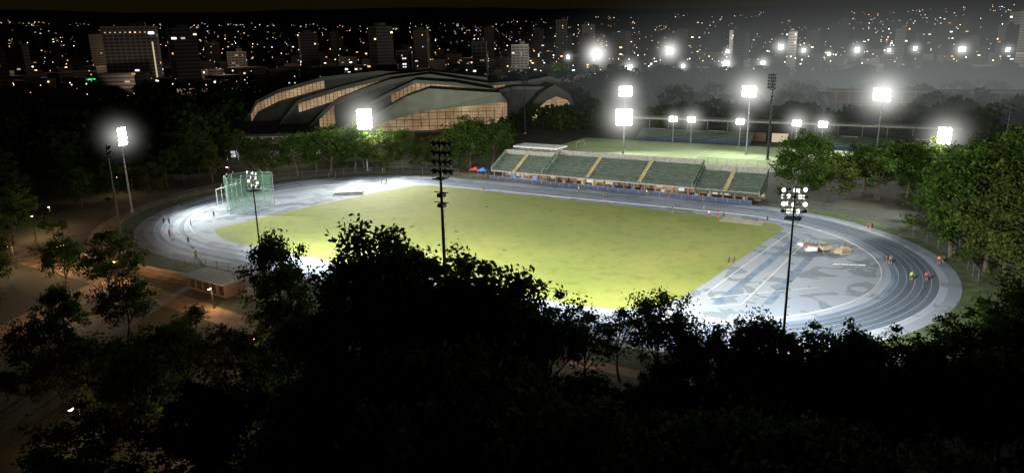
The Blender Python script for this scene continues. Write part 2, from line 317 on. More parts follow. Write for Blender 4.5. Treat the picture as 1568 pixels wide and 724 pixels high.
for x,y,H,k,w in ((6,-66,16.5,5,.62),(12,-71,9.5,6,.9),(25,-71,17,1,.95),(32,-73,20.5,0,.85),(37,-74,18.5,1,.85),(30,-66,15,3,.9),(43,-71,18.2,2,1.0),(46,-73,17.5,0,.8),(49,-68,14,1,.85),(52,-63,10.5,4,.9),(53.5,-57,9.5,4,.9),
    (28,-70,14,5,.9),(35,-70,15,6,.9),(40,-70,15,5,.9),(20,-71,8.5,5,.9),(46,-69,12,5,.8),(16,-64,6.5,6,.9),(23,-62,8,5,.9),(36,-60,9,6,.9),(44,-59,7.5,5,.9),
    (58.5,-57,12,1,.8),(61.5,-58,9.5,5,.7),(66,-58,10.5,1,.9),(70.5,-58,12.5,5,.75),(74,-59,12,6,.8),(78,-57,12.5,5,.8),(81.5,-55,11.5,6,.8),(85,-54,11.5,5,.8),(88,-48,11,6,.8),(92,-44,12,5,.8),(97,-54,13,6,.9),
    (72,-62,10,5,.9),(80,-61,10,6,.9),(87,-60,10,5,.9),(92,-56,11,6,.9),(64,-57,7,6,1),(69,-60,8,5,.9),(76,-56,8,6,.9),(83,-58,8,5,1),(90,-52,9,6,1),(60,-61,6,5,1),
    (-24,-72,13.5,4,.85),(-30,-68,9,4,.9),(-12,-78,10,1,.95),(-20,-82,9,5,.8),(-3,-76,5,6,.9),(-8,-70,4,5,1),(-42,-70,10,1,.8),(-52,-78,10,5,.8),(-62,-72,10,6,.8),(-75,-66,11,1,.8),(-38,-86,9,6,1),(3,-82,6.5,5,1),(14,-81,9,6,1),(24,-80,12,5,1),(-28,-92,10,5,1),(-10,-90,9,6,1),(-85,-57,10,0,.9),(-72,-55,8,4,.9)): tree(x,y,H,k,w)
for i in range(330):
    az=math.radians(-30+rnd.uniform(-39,40)); ad=math.degrees(az)+30; d=rnd.uniform(36,150 if ad<-16 else 82)
    x=82.4+d*math.sin(az); y=-132.4+d*math.cos(az)
    if ad>5: H=max(5.5,40-d*.54-rnd.uniform(0,2))
    elif ad>-2: H=40-d*.50-rnd.uniform(0,3)
    elif ad>-16: H=40-d*.42-rnd.uniform(0,3)
    elif ad>-27: H=40-d*.41-rnd.uniform(0,3)
    else: H=40-d*.34-rnd.uniform(0,4)
    H=min(H,15 if ad>-16 else 10)
    if H<3 or y>-60 or (ad<-16 and y>-70): continue
    if ad>2 and y>-64: continue
    if ad<-16 and rnd.random()<.35: continue
    tree(x,y,H,rnd.choice((5,6,5,6,1)),1.0 if H>8 else 1.25)
V=[];F=[]
def crownmass(x,y,h,r,m):
    global V,F
    P=nrs.normal(0,1,(m,3)); P/=np.linalg.norm(P,axis=1)[:,None]; P*=nrs.uniform(.7,1.05,(m,1)); P=P*np.array([r,r,h*.5])+np.array([x,y,h*.55])
    A=nrs.normal(0,1,(m,3));A/=np.linalg.norm(A,axis=1)[:,None];B=np.cross(A,nrs.normal(0,1,(m,3)));B/=np.linalg.norm(B,axis=1)[:,None]
    l=r*.17; Q=np.stack([P-A*l,P-B*l,P+A*l,P+B*l],1).reshape(-1,3); o=len(V); V+=Q.tolist(); F+=[(o+4*i,o+4*i+1,o+4*i+2,o+4*i+3) for i in range(m)]
for i in range(760):
    az=math.radians(-30+rnd.uniform(-44,42)); d=rnd.uniform(300,900); ad=math.degrees(az)+30
    if 0<ad<28 and d<400: continue
    if -20<ad<0 and d<480: continue
    crownmass(82+d*math.sin(az),-132+d*math.cos(az),rnd.uniform(8,14),rnd.uniform(5,10),110)
for i in range(60):
    az=math.radians(-30+rnd.uniform(-2,36)); d=rnd.uniform(325,380)
    crownmass(82+d*math.sin(az),-132+d*math.cos(az),rnd.uniform(7,11),rnd.uniform(4,7),220)
b=MB(); b.add(V,F,'leafA'); b.obj('distant_trees')
# ------------------------------------------------------------ floodlights
def look(v):
    return Vector(v).to_track_quat('-Z','Y')
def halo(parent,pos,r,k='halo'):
    b=MB(); b.ball((0,0,0),1,k,n=24,mm=14); o=b.obj('emissive_glare'); o.scale=(r,r,r)  # glowing sphere added round a lamp head as painted camera glare
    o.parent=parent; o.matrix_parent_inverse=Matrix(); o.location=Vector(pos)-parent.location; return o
def mast(x,y,H,tgt,w=4.2,h=3.2,nx=4,nz=3,P=0,lamp='lamp',hal=None,hk='halo',name='floodlight_mast',cone=130,lr=.55,pr=.28,spill=0,back=False):
    b=MB(); d=Vector((tgt[0]-x,tgt[1]-y,0)).normalized(); s=Vector((-d.y,d.x,0)); up=Vector((0,0,1))
    b.tube((0,0,0),(0,0,.5),pr*1.8,pr*1.8,'conc',10); b.tube((0,0,.5),(0,0,H+h/2),pr,pr*.5,'dark' if lamp!='lamp' else 'steel',10)
    f=(d*.93-up*.36).normalized()
    for j in range(nz):
        z=H-h/2+h*(j+.5)/nz
        b.tube(Vector((0,0,z))-s*w/2+d*.25,Vector((0,0,z))+s*w/2+d*.25,.09,.09,'dark',6)
        for i in range(nx):
            c=Vector((0,0,z))+s*(-w/2+w*(i+.5)/nx)+d*.45
            if lamp and back:
                q=(i*7+j*5)%4
                bf=(f,-f,s,(s-f).normalized())[q]
                c2=c-d*.2*(j%2)+up*rnd.uniform(-.12,.12); b.tube(c2-bf*.14,c2+bf*.12,lr*.55,lr,'white',12); b.tube(c2+bf*.125,c2+bf*.26,lr*.94,lr*.7,lamp,12)
            elif lamp: b.tube(c-f*.12,c+f*.12,lr*.55,lr,'dark',12); b.tube(c+f*.125,c+f*.30,lr*.94,lr*.7,lamp,12)
            else: b.tube(c-f*.25,c+f*.2,lr*.5,lr,'dark',10)
    b.box((0,0,H-h/2-.3),(1.6,1.6,.1),'dark'); 
    for q in (-.75,.75):
        b.tube((q,-.75,H-h/2-.3),(q,-.75,H-h/2+.8),.04,.04,'dark',5); b.tube((q,.75,H-h/2-.3),(q,.75,H-h/2+.8),.04,.04,'dark',5)
    for zz in range(3,int(H)-3,1): b.box((pr+.12,0,zz),(.28,.05,.05),'dark')
    if not lamp and h>4.5:
        for zz in (H-h/2-2.2,H-h/2-3.6): b.tube(Vector((0,0,zz))-s*1.1,Vector((0,0,zz))+s*1.1,.07,.07,'dark',6); b.box((0,0,zz-.4),(.9,.9,.5),'dark')
    o=b.obj(name,(x,y,0))
    pos=Vector((x,y,H))+d*2.2
    if P:
        l=bpy.data.lights.new('floodlight_beam','SPOT'); l.energy=P; l.color=(1,.98,.9); l.spot_size=math.radians(cone); l.spot_blend=.6; l.shadow_soft_size=1.2
        lo=bpy.data.objects.new('floodlight_beam',l); COL.objects.link(lo); lo.parent=o
        lo.location=pos-Vector((x,y,0)); lo.rotation_mode='QUATERNION'; lo.rotation_quaternion=look(Vector(tgt)-pos)
    if spill:
        l=bpy.data.lights.new('floodlight_spill','POINT'); l.energy=spill; l.color=(1,.98,.9); l.shadow_soft_size=2
        lo=bpy.data.objects.new('floodlight_spill',l); COL.objects.link(lo); lo.parent=o; lo.location=Vector((0,0,H+h/2+2))
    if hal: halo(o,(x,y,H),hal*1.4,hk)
    return o
def near_mast(x,y,H,w,h,lit,P):
    return mast(x,y,H-h/2,(x*.85-2,10,0),w,h,5 if lit else 4,4,P=P,lamp='lampdim' if lit else None,lr=.27 if lit else .42,pr=.30 if not lit else .17,cone=130,back=lit)
near_mast(-15,-51,20,2.6,3.0,True,215000)
near_mast(26,-54,27.7,3.4,5.0,False,200000)
near_mast(71,-52,24.6,2.7,3.2,True,235000)
mast(-91,-26,19.4,(-20,5,0),3.2,4.6,3,4,P=175000,hal=8,lr=.6,cone=105)
mast(-57,-50,21,(-20,0,0),2.4,2.2,4,2,lamp=None,lr=.4,pr=.25)
mast(-76,47,17.0,(-15,5,0),4.6,6.6,4,5,P=190000,hal=13,lr=.75,spill=45000,cone=110)
mast(-10,107,14.0,(20,40,0),5.6,5.6,5,5,P=60000,hal=14,lr=.7)
mast(-17,126,21.5,(20,60,0),4.6,3.6,5,4,P=60000,hal=11,lr=.6,spill=25000)
mast(28,128,22,(20,110,0),5.6,3.8,5,3,P=60000,hal=13,lr=.7)
mast(68,151,20,(40,120,0),7.6,4.4,6,3,P=60000,hal=15,lr=.75)
mast(87,90,14,(60,40,0),3.4,4.4,3,4,P=80000,hal=11,lr=.7)
mast(98,60,24,(20,5,0),2.4,2.2,4,2,P=190000,lamp=None,lr=.4,cone=105)
mast(-75,153,24,(-30,110,0),3.4,4.5,4,4,lamp=None,lr=.5,pr=.4)
mast(37,119,26,(20,100,0),4.2,5,4,5,lamp=None,lr=.5,pr=.4)
for x,y,H,w,h_,hl in ((-183,695,27,7,7,24),(-84,823,28,5,5,18),(-270,687,24.5,8,8,30),(4,792,24,4,5,16),(-330,734,20,3,5,12),(-138,780,24,3,3,11),(62,780,25,3,4,12),(-55,805,24,3,4,14),(-150,640,12,3,3,12),(-117,690,13,6,4,17),(-80,700,13,4,3,14),(-195,600,12,5,4,17),(105,760,24,6,4,15),(36,800,23,3,3,11),(145,770,23,3,4,11),(-25,790,20,3,3,9)):
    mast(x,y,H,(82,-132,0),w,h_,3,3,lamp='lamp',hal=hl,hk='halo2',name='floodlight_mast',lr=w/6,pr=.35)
b=MB(); b.ball((0,0,0),1,'hazeglow',n=32,mm=20); o=b.obj('emissive_haze_over_pitch'); o.scale=(240,200,70); o.location=(60,290,10)  # glowing ellipsoid that paints the bright haze beyond the stand
# ------------------------------------------------------------ grandstand
b=MB()
def block(x0,x1,z0,rows,y0):
    for i in range(rows):
        y=y0+i*1.05; z=z0+i*.5
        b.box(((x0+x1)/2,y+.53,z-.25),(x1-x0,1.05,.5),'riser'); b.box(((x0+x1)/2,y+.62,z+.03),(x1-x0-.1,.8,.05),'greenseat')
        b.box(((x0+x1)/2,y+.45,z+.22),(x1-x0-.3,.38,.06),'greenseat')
    zt=z0+rows*.5; yt=y0+rows*1.05
    b.box(((x0+x1)/2,yt+.1,zt/2+.5),(x1-x0,.2,zt+1),'conc')
    for xs in (x0,x1):
        b.add([(xs-.12,y0-.1,z0-.6),(xs+.12,y0-.1,z0-.6),(xs-.12,yt,z0-.6),(xs+.12,yt,z0-.6),(xs-.12,y0-.1,z0+.7),(xs+.12,y0-.1,z0+.7),(xs-.12,yt,zt+.9),(xs+.12,yt,zt+.9)],[(0,1,5,4),(1,3,7,5),(3,2,6,7),(2,0,4,6),(4,5,7,6)],'greenseat')
    k=x0+.4
    b.tube((x0,y0-.05,z0+1),(x1,y0-.05,z0+1),.04,.04,'fpost',5); b.tube((x0,y0-.05,z0+.55),(x1,y0-.05,z0+.55),.03,.03,'fpost',5)
    while k<x1: b.tube((k,y0-.05,z0),(k,y0-.05,z0+1),.04,.04,'fpost',5); k+=2
def stairs(x,z0,rows,y0):
    for i in range(rows*2): b.box((x,y0+i*.525+.27,z0+i*.25+.13),(1.1,.52,.30),'yellow')
block(-32,-14.5,3.0,8,50); block(-13.5,30,3.2,9,50.0); block(30.6,47,2.7,8,49.6)
for x,z,r,y in ((-24,3.0,8,50),(0,3.2,9,50),(15.5,3.2,9,50),(38.5,2.7,8,49.6)): stairs(x,z,r,y)
b.box((7.5,50.3,2.72),(79,1.0,.36),'conc')
b.box((7.5,57.5,1.3),(79,.3,2.6),'brown')
for i in range(26):
    x=-31+i*3.0; b.box((x,50.2,1.27),(.4,.5,2.54),'brown')
    if rnd.random()<.6: b.box((x+1.5,57.2,1.2),(2.2,.1,rnd.choice((1.2,2.0))),'winw' if rnd.random()<.4 else 'win')
    if rnd.random()<.6: b.box((x+1.5+rnd.uniform(-.6,.6),52+rnd.random()*2,.6),(rnd.uniform(.5,1.6),.5,rnd.uniform(.7,1.5)),rnd.choice(('conc','bluefab','tan','brown')))
b.obj('grandstand',(0,0,0),-.03)
for i in range(3):
    l=bpy.data.lights.new('undercroft_lamp','AREA'); l.energy=650; l.size=8; l.color=(1,.9,.75); lo=bpy.data.objects.new('undercroft_lamp',l); lo.location=(-20+i*22,53.8-i*.6,2.4); COL.objects.link(lo)
b=MB()
for i in range(26):
    x=-31+i*3; b.box((x+1.5,0,.5),(2.94,.12,.96),'blue'); b.box((x,0,.55),(.1,.16,1.1),'conc'); 
b.box((8,0,1.02),(78,.16,.05),'conc'); b.obj('trackside_barrier',(0,49.6,0),-.04)
b=MB(); b.box((0,0,3.2),(13,5,6.4),'conc'); b.box((0,-2.55,5.2),(12,.1,1.2),'dark'); b.box((0,-.4,7.2),(15.5,7,.5),'white')
for i in range(6): b.box((-5+i*2,-2.62,5.2),(.12,.08,1.2),'white'); b.box((-5+i*2,-2.4,6.7),(.15,.15,.7),'white')
b.box((-9,.5,2.6),(5,4,5.2),'brown'); b.box((-9,.5,5.3),(5.8,4.6,.25),'white'); b.obj('press_box',(-22,67,1.2),-.03)
def canopy(x,y,k):
    b=MB()
    for sx in(-1.4,1.4):
        for sy in (-1.4,1.4): b.tube((sx,sy,0),(sx,sy,2.2),.04,.04,'steel',6)
    b.add([(-1.6,-1.6,2.2),(1.6,-1.6,2.2),(1.6,1.6,2.2),(-1.6,1.6,2.2),(0,0,3.1)],[(0,1,4),(1,2,4),(2,3,4),(3,0,4)],k); b.obj('canopy_tent',(x,y,0),.2)
canopy(-37.5,53,'red'); canopy(-34.5,52.5,'bluefab')
# ------------------------------------------------------------ second pitch
b=MB(); b.poly([(-44,96),(70,96),(70,150),(-44,150)],.02,'pitch2'); b.obj('second_pitch')
for a in ((-36,102,62,102),(-36,144,62,144),(-36,102,-36,144),(62,102,62,144),(13,102,13,144)): strip('marking_line',*a,.15,'white',.03)
def goal():
    b=MB(); 
    for y in (-3.6,3.6): b.tube((0,y,0),(0,y,2.4),.06,.06,'white',6); b.tube((0,y,2.4),(1.6,y,0),.03,.03,'white',5)
    b.tube((0,-3.6,2.4),(0,3.6,2.4),.06,.06,'white',6); return b
goal().obj('football_goal',(60,123,0)); goal().obj('football_goal',(-34,123,0),math.pi)
b=MB()
for x0,x1 in ((-22,24),(40,84)):
    for i in range(7): b.box(((x0+x1)/2,154+i,.9+i*.45),(x1-x0,1,.5),'riser'); b.box(((x0+x1)/2,154+i,1.2+i*.45),(x1-x0,.7,.07),'greenseat')
    b.box(((x0+x1)/2,152.8,.6),(x1-x0,.2,1.2),'blue')
for i in range(14):
    x=-20+i*8.2; b.tube((x,163,0),(x,163,8.5),.18,.18,'steel',8)
    b.box((x+4,162.6,2.0),(6,.3,3.4),'win' if i%3==0 else 'brown')
b.box((34,160,8.7),(118,9,.4),'conc'); b.box((34,155.4,8.5),(118,.3,.5),'conc')
b.obj('covered_grandstand',(0,0,0),0)
for x,y,hh in ((-2,150,7),(5,151,9),(24,150,8),(44,151,9.5),(53,150,8)):
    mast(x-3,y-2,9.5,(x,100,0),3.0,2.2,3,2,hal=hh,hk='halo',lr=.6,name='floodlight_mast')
def fence(name,pts,H=2.4,step=3):
    b=MB()
    for (x0,y0),(x1,y1) in zip(pts,pts[1:]):
        L=math.dist((x0,y0),(x1,y1)); n=max(1,int(L/step))
        for i in range(n): t=i/n; b.tube((x0+(x1-x0)*t,y0+(y1-y0)*t,0),(x0+(x1-x0)*t,y0+(y1-y0)*t,H),.04,.04,'fpost',5)
        b.tube((x0,y0,H),(x1,y1,H),.03,.03,'fpost',5,False)
        b.add([(x0,y0,.05),(x1,y1,.05),(x1,y1,H),(x0,y0,H)],[(0,1,2,3)],'fence')
    return b.obj(name)
fence('pitch_fence',[(20,95),(66,95),(72,150)],3.5)
ov=oval(50.5); fence('perimeter_fence',[p for p in ov if p[0]<-HL+.1][::3]); fence('perimeter_fence',[p for p in ov if p[0]>HL-.1 and p[1]>0][::3])
fence('perimeter_fence',[(-40,-50.5),(40,-50.5)])
b=MB()
b.box((0,0,6),(150,26,12),'brown'); b.box((0,-13.4,12.6),(154,6,1.0),'conc'); b.box((0,-13.2,7),(150,.4,.5),'conc')
for i in range(25): b.box((-72+i*6,-13.3,6),(.8,.6,12),'conc')
for i in range(12): b.box((-68+i*12,-13.1,4),(3,.2,2),'win') if rnd.random()<.4 else None
b.obj('stadium_building',(110,300,0),.12)
# ------------------------------------------------------------ arena (folded strip roofs)
AU=Vector((.83,.555,0)).normalized(); AV=Vector((-.555,.83,0)).normalized()
def arena_strip(b,top,v0,v1,fas,litfrom,litto,lith,roof='roofdark',face='roofedge'):
    n=len(top)
    vs=[(u,v0,z) for u,z in top]+[(u,v1,z+.6) for u,z in top]
    b.add(vs,[(i,i+1,n+i+1,n+i) for i in range(n-1)],roof)
    def lower(off): return [(u,v0,max(z-off,-.2)) for u,z in top]
    l1=lower(fas); vs=[(u,v0-.03,z) for u,z in top]+[(p[0],p[1]-.03,p[2]) for p in l1]
    b.add(vs,[(n+i,n+i+1,i+1,i) for i in range(n-1)],face)
    for i in range(n-1):
        a,c=l1[i],l1[i+1]; um=(a[0]+c[0])/2
        lit=litfrom<=um<=litto; h=lith if lit else 0
        if lit: b.add([a,c,(c[0],c[1],max(c[2]-h,-.2)),(a[0],a[1],max(a[2]-h,-.2))],[(3,2,1,0)],'louver')
        b.add([(a[0],a[1],max(a[2]-h,-.2)),(c[0],c[1],max(c[2]-h,-.2)),(c[0],c[1],-.3),(a[0],a[1],-.3)],[(3,2,1,0)],'roofdark')
        for k in range(2):
            t=k/2; u=a[0]+(c[0]-a[0])*t; zt=a[2]+(c[2]-a[2])*t
            if lit: b.box((u,v0-.06,zt-h/2),(.25,.12,h),'roofdark')
    vs=[(u,v1,z+.6) for u,z in top]+[(u,v1,-.3) for u,z in top]
    b.add(vs,[(i,i+1,n+i+1,n+i) for i in range(n-1)],'roofdark')
def dens(top,step=4):
    r=[]
    for (a,z),(c,y) in zip(top,top[1:]):
        k=max(1,int((c-a)/step)); r+=[(a+(c-a)*i/k,z+(y-z)*i/k) for i in range(k)]
    return r+[top[-1]]
b=MB()
arena_strip(b,dens([(-87,0),(-82,5.5),(-78,11.5),(-66,17),(-40,23.5),(-10,26),(30,24)]),76,92,2.0,-80,-38,4.2)
arena_strip(b,dens([(-62,0),(-57,6),(-51,12.5),(-30,18.5),(-3,24.4),(20,26),(50,22)]),56,75,2.0,-50,0,4.4)
arena_strip(b,dens([(-43,0),(-37,6),(-29,13),(-10,20),(0,23),(20,25.3),(50,20)]),37,55,2.4,-36,-30,9)
arena_strip(b,dens([(-22,0),(-17,7),(-8,13.5),(2,18.2),(14,23.4),(33,21.8),(52,18),(56,12)]),18,36,1.6,2,46,4.5)
top=[(-8,5),(-5.5,8.6),(10.6,16.8),(21.3,20.2),(54,17.4),(57,13.5)]
low=[(-8,3),(-4,4.6),(10.6,8.2),(21.3,10.4),(54,13.2),(57,13.0)]
n=len(top)
b.add([(u,0,z) for u,z in top]+[(u,-2.2,z) for u,z in low],[(n+i,n+i+1,i+1,i) for i in range(n-1)],'roofgreen')
b.add([(u,0,z) for u,z in top]+[(u,17,z+.4) for u,z in top],[(i,i+1,n+i+1,n+i) for i in range(n-1)],'roofedge')
b.add([(u,-.4,z) for u,z in low]+[(u,-.4,max(1.2,z-9.5)) for u,z in low],[(n+i,n+i+1,i+1,i) for i in range(n-1)],'louver')
b.add([(u,-.3,max(1.2,z-9.5)) for u,z in low]+[(u,-.3,-.3) for u,z in low],[(n+i,n+i+1,i+1,i) for i in range(n-1)],'roofdark')
b.add([(57,0,13.3),(57,17,13.3),(57,17,-.3),(57,0,-.3)],[(0,1,2,3)],'roofdark'); b.add([(-8,0,5),(-8,17,5),(-8,17,-.3),(-8,0,-.3)],[(0,1,2,3)],'roofdark')
for i in range(17): b.box((-6+i*3.8,-.55,6),(.25,.25,9 if i>4 else 5),'roofdark')
for k in range(3): b.box((26,-.6,3.2+k*3.1),(60-k*4,.2,.25),'roofdark')
b.obj('sports_arena',(-136,129,0),math.atan2(AU.y,AU.x))
b=MB()
arena_strip(b,dens([(-40,14),(-20,19),(4,20),(16,22),(22,20)]),14,30,1.5,-30,-8,2)
arena_strip(b,dens([(-34,9),(-22,14),(-4,17.5),(12,17),(24,10)]),5,14,1.5,-24,-14,2)
top=[(-3,.8),(4,8),(10,14.5),(17,18.3),(25,13),(29,4),(30,0)]; inn=[(4,.8),(8,6),(13,10),(18,12.2),(24,10),(28,3.5),(29,0)]
n=len(top)
b.add([(u,-1.5,z) for u,z in top]+[(u,0,z) for u,z in inn],[(n+i,n+i+1,i+1,i) for i in range(n-1)],'roofedge')
b.add([(u,-1.5,z) for u,z in top]+[(u-4,16,z+1) for u,z in top],[(i,i+1,n+i+1,n+i) for i in range(n-1)],'roofdark')
b.add([(u,.2,z) for u,z in inn]+[(4+(u-4)*.96,.2,-.2) for u,z in inn],[(n+i,n+i+1,i+1,i) for i in range(n-1)],'louver')
for i in range(8): b.box((6+i*3,0,4.5-abs(i-4)*.4),(.25,.2,9-abs(i-4)*1.5),'roofdark')
b.obj('sports_arena',(-102.6,200.4,0),math.atan2(AU.y,AU.x))
b=MB()
for i,(x,y,w,d,h) in enumerate(((0,0,36,9,5),(-6,14,30,8,6.5),(30,10,16,8,5))):
    b.box((x,y,h),(w,d,.35),'conc'); b.box((x,y+1.5,h/2-.1),(w-3,d-4,h-.25),'brown')
    for j in range(int(w/4)): b.tube((x-w/2+1+j*4,y-d/2+.6,0),(x-w/2+1+j*4,y-d/2+.6,h-.2),.16,.16,'white',7)
    for j in range(int(w/5)): b.box((x-w/2+3+j*5,y-d/2+3.3,1.8),(3,.15,2.2),'win' if rnd.random()<.7 else 'winw')
po=b.obj('pavilion',(-128,56,0),.55)
l=bpy.data.lights.new('pavilion_lamp','POINT'); l.energy=3500; l.color=(1,.85,.65); l.shadow_soft_size=.5; lo=bpy.data.objects.new('pavilion_lamp',l); COL.objects.link(lo); lo.parent=po; lo.location=(4,-9,7)
b=MB(); b.box((0,0,6),(90,12,.6),'conc'); b.box((0,2,3),(86,7,5.6),'louver')
for j in range(18): b.box((-42+j*5,-3,3),(.6,1,5.8),'brown')
b.obj('market_hall',(-470,312,0),.62)
b=MB(); b.box((0,0,2.6),(11,5,.25),'conc'); b.box((0,.3,1.25),(10,4,2.45),'brown'); 
for i in range(5): b.box((-4+i*2,-1.75,1.3),(1,.1,1.6),'dark')
b.obj('equipment_shed',(-20,-57,0),-.05)
b=MB(); b.poly([(-90,-57),(-50,-59),(-20,-61.5),(5,-64),(10,-66),(2,-68),(-22,-66),(-48,-64.5),(-70,-64),(-92,-62)][::-1],.02,'path'); b.obj('park_path')
b=MB(); b.poly([(-44,-64),(-38,-64),(-30,-80),(-22,-100),(-28,-102),(-37,-82)][::-1],.024,'path'); b.obj('park_path')
b=MB(); b.poly([(44,-53.2),(68,-53.2),(68,-55.5),(44,-55.5)][::-1],.02,'path'); b.obj('park_path')
b=MB(); b.box((0,0,.6),(34,.4,1.2),'brown'); b.box((0,0,1.24),(34.2,.55,.1),'conc'); b.obj('retaining_wall',(-45,-56.2,0),.03)
# ------------------------------------------------------------ street lamps
def slamp(x,y,H,P,warm=True,r=None):
    b=MB(); b.tube((0,0,0),(0,0,H),.08,.05,'dark',8); b.tube((0,0,H),(.8,0,H+.25),.04,.04,'dark',6); b.box((1.0,0,H+.2),(.7,.3,.14),'dark'); b.ball((1.0,0,H+.05),.24,'lampwarm',(1.4,.8,.7)); b.tube((0,0,0),(0,0,.4),.15,.12,'dark',8)
    o=b.obj('street_lamp',(x,y,0),rnd.uniform(0,6)); l=bpy.data.lights.new('street_lamp_light','POINT'); l.energy=P; l.color=(1,.62,.3) if warm else (1,.92,.6); l.shadow_soft_size=.2
    lo=bpy.data.objects.new('street_lamp_light',l); COL.objects.link(lo); lo.parent=o; lo.location=(1.0,0,H-.25)
for a in ((-58,-62,4.5,3200),(-86,-52,5,2200),(-13,-63,3.6,1600),(-94,-44,5,1800),(10,-76,4,900),(33,-87,3.2,1500,False),(20,-92,4,900),(98,-2,5,250),(-30,-78,4,2000),(-116,-14,5,900),(-100,12,5,500),(-66,-66,4.5,1800),(47,-56.3,4,260),(-40,-63,4,2200),(8,-96,4,900)): slamp(*a)
# ------------------------------------------------------------ throwing cage
b=MB(); pts=[(4.5,-4.6),(1.5,-5.2),(-2.5,-4.6),(-5,-1.8),(-5,1.8),(-2.5,4.6),(1.5,5.2),(4.5,4.6)]
for x,y in pts:
    b.tube((x,y,0),(x*1.02,y*1.02,9),.08,.06,'steel',6); b.tube((x,y,9),(x*.8,y*.8,9.8),.05,.04,'steel',6); b.box((x,y,.15),(.5,.5,.3),'conc')
for (x0,y0),(x1,y1) in zip(pts,pts[1:]):
    for z in (9,4.5): b.tube((x0,y0,z),(x1,y1,z),.04,.04,'steel',5,False)
    b.add([(x0,y0,.1),(x1,y1,.1),(x1,y1,9),(x0,y0,9)],[(0,1,2,3)],'netg'); b.add([(x0*.93,y0*.93,.1),(x1*.93,y1*.93,.1),(x1*.93,y1*.93,8.4),(x0*.93,y0*.93,8.4)],[(0,1,2,3)],'netg')
b.obj('hammer_throw_cage',(-65,-11,0),.35)
b=MB()
for i in range(5):
    y=i*1.9; b.tube((0,y,0),(0,y,5),.07,.07,'white',6)
    pr=(0,y,5)
    for k in range(1,7):
        a=k/6*1.5; q=(2.0*math.sin(a),y,5+1.6*(1-math.cos(a))*.9); b.tube(pr,q,.06,.06,'white',5,False); pr=q
    if i<4: b.add([(0,y,.1),(0,y+1.9,.1),(0,y+1.9,5),(0,y,5)],[(0,1,2,3)],'netg')
b.obj('curved_net_posts',(-74.5,-13,0),.2)
b=MB(); b.box((0,0,.45),(8,3,.7),'white'); b.box((0,0,.05),(8.3,3.3,.12),'dark'); b.box((0,-1.53,.42),(7.8,.06,.4),'dark'); b.box((2.1,0,.84),(3.4,2.6,.1),'steel'); b.obj('high_jump_mat',(-56,16,0),.62)
b=MB()
for i in range(16):
    b.box((rnd.uniform(-4,4),rnd.uniform(-2.2,2.2),.25+rnd.random()*1.0),(rnd.uniform(1.2,2.6),rnd.uniform(.9,1.8),rnd.uniform(.3,.6)),rnd.choice(('tan','tan','sand','white','brown','dark')),rnd.uniform(-.5,.5))
for i in range(10):
    x=rnd.uniform(-4.4,4.4); y=rnd.uniform(-2.6,2.6); b.tube((x,y,.05),(x+rnd.uniform(-1,1),y,1.5),.05,.05,'dark',5)
b.obj('training_equipment_pile',(68.5,12.5,0),.3)
def hurdle(x,y,r):
    b=MB()
    for s in (-.55,.55): b.tube((s,0,0),(s,0,.95),.025,.025,'steel',6); b.tube((s,0,.03),(s,.65,.03),.025,.025,'steel',6)
    b.box((0,-.02,.95),(1.2,.04,.1),'white'); b.obj('hurdle',(x,y,0),r)
for i in range(4): hurdle(71.3+i*1.3,1.6+i*.45,.35)
hurdle(38,36.7,1.57); hurdle(20,-30,.2)
for x,y in ((-12,18),(22,22),(-5,-6),(12,-14),(30,8),(-26,6)):
    b=MB(); b.tube((0,0,.05),(0,0,.09),.45,.45,'dark',14); b.tube((0,0,.09),(0,0,.13),.18,.16,'steel',10); b.obj('sprinkler_cover',(x,y,0))
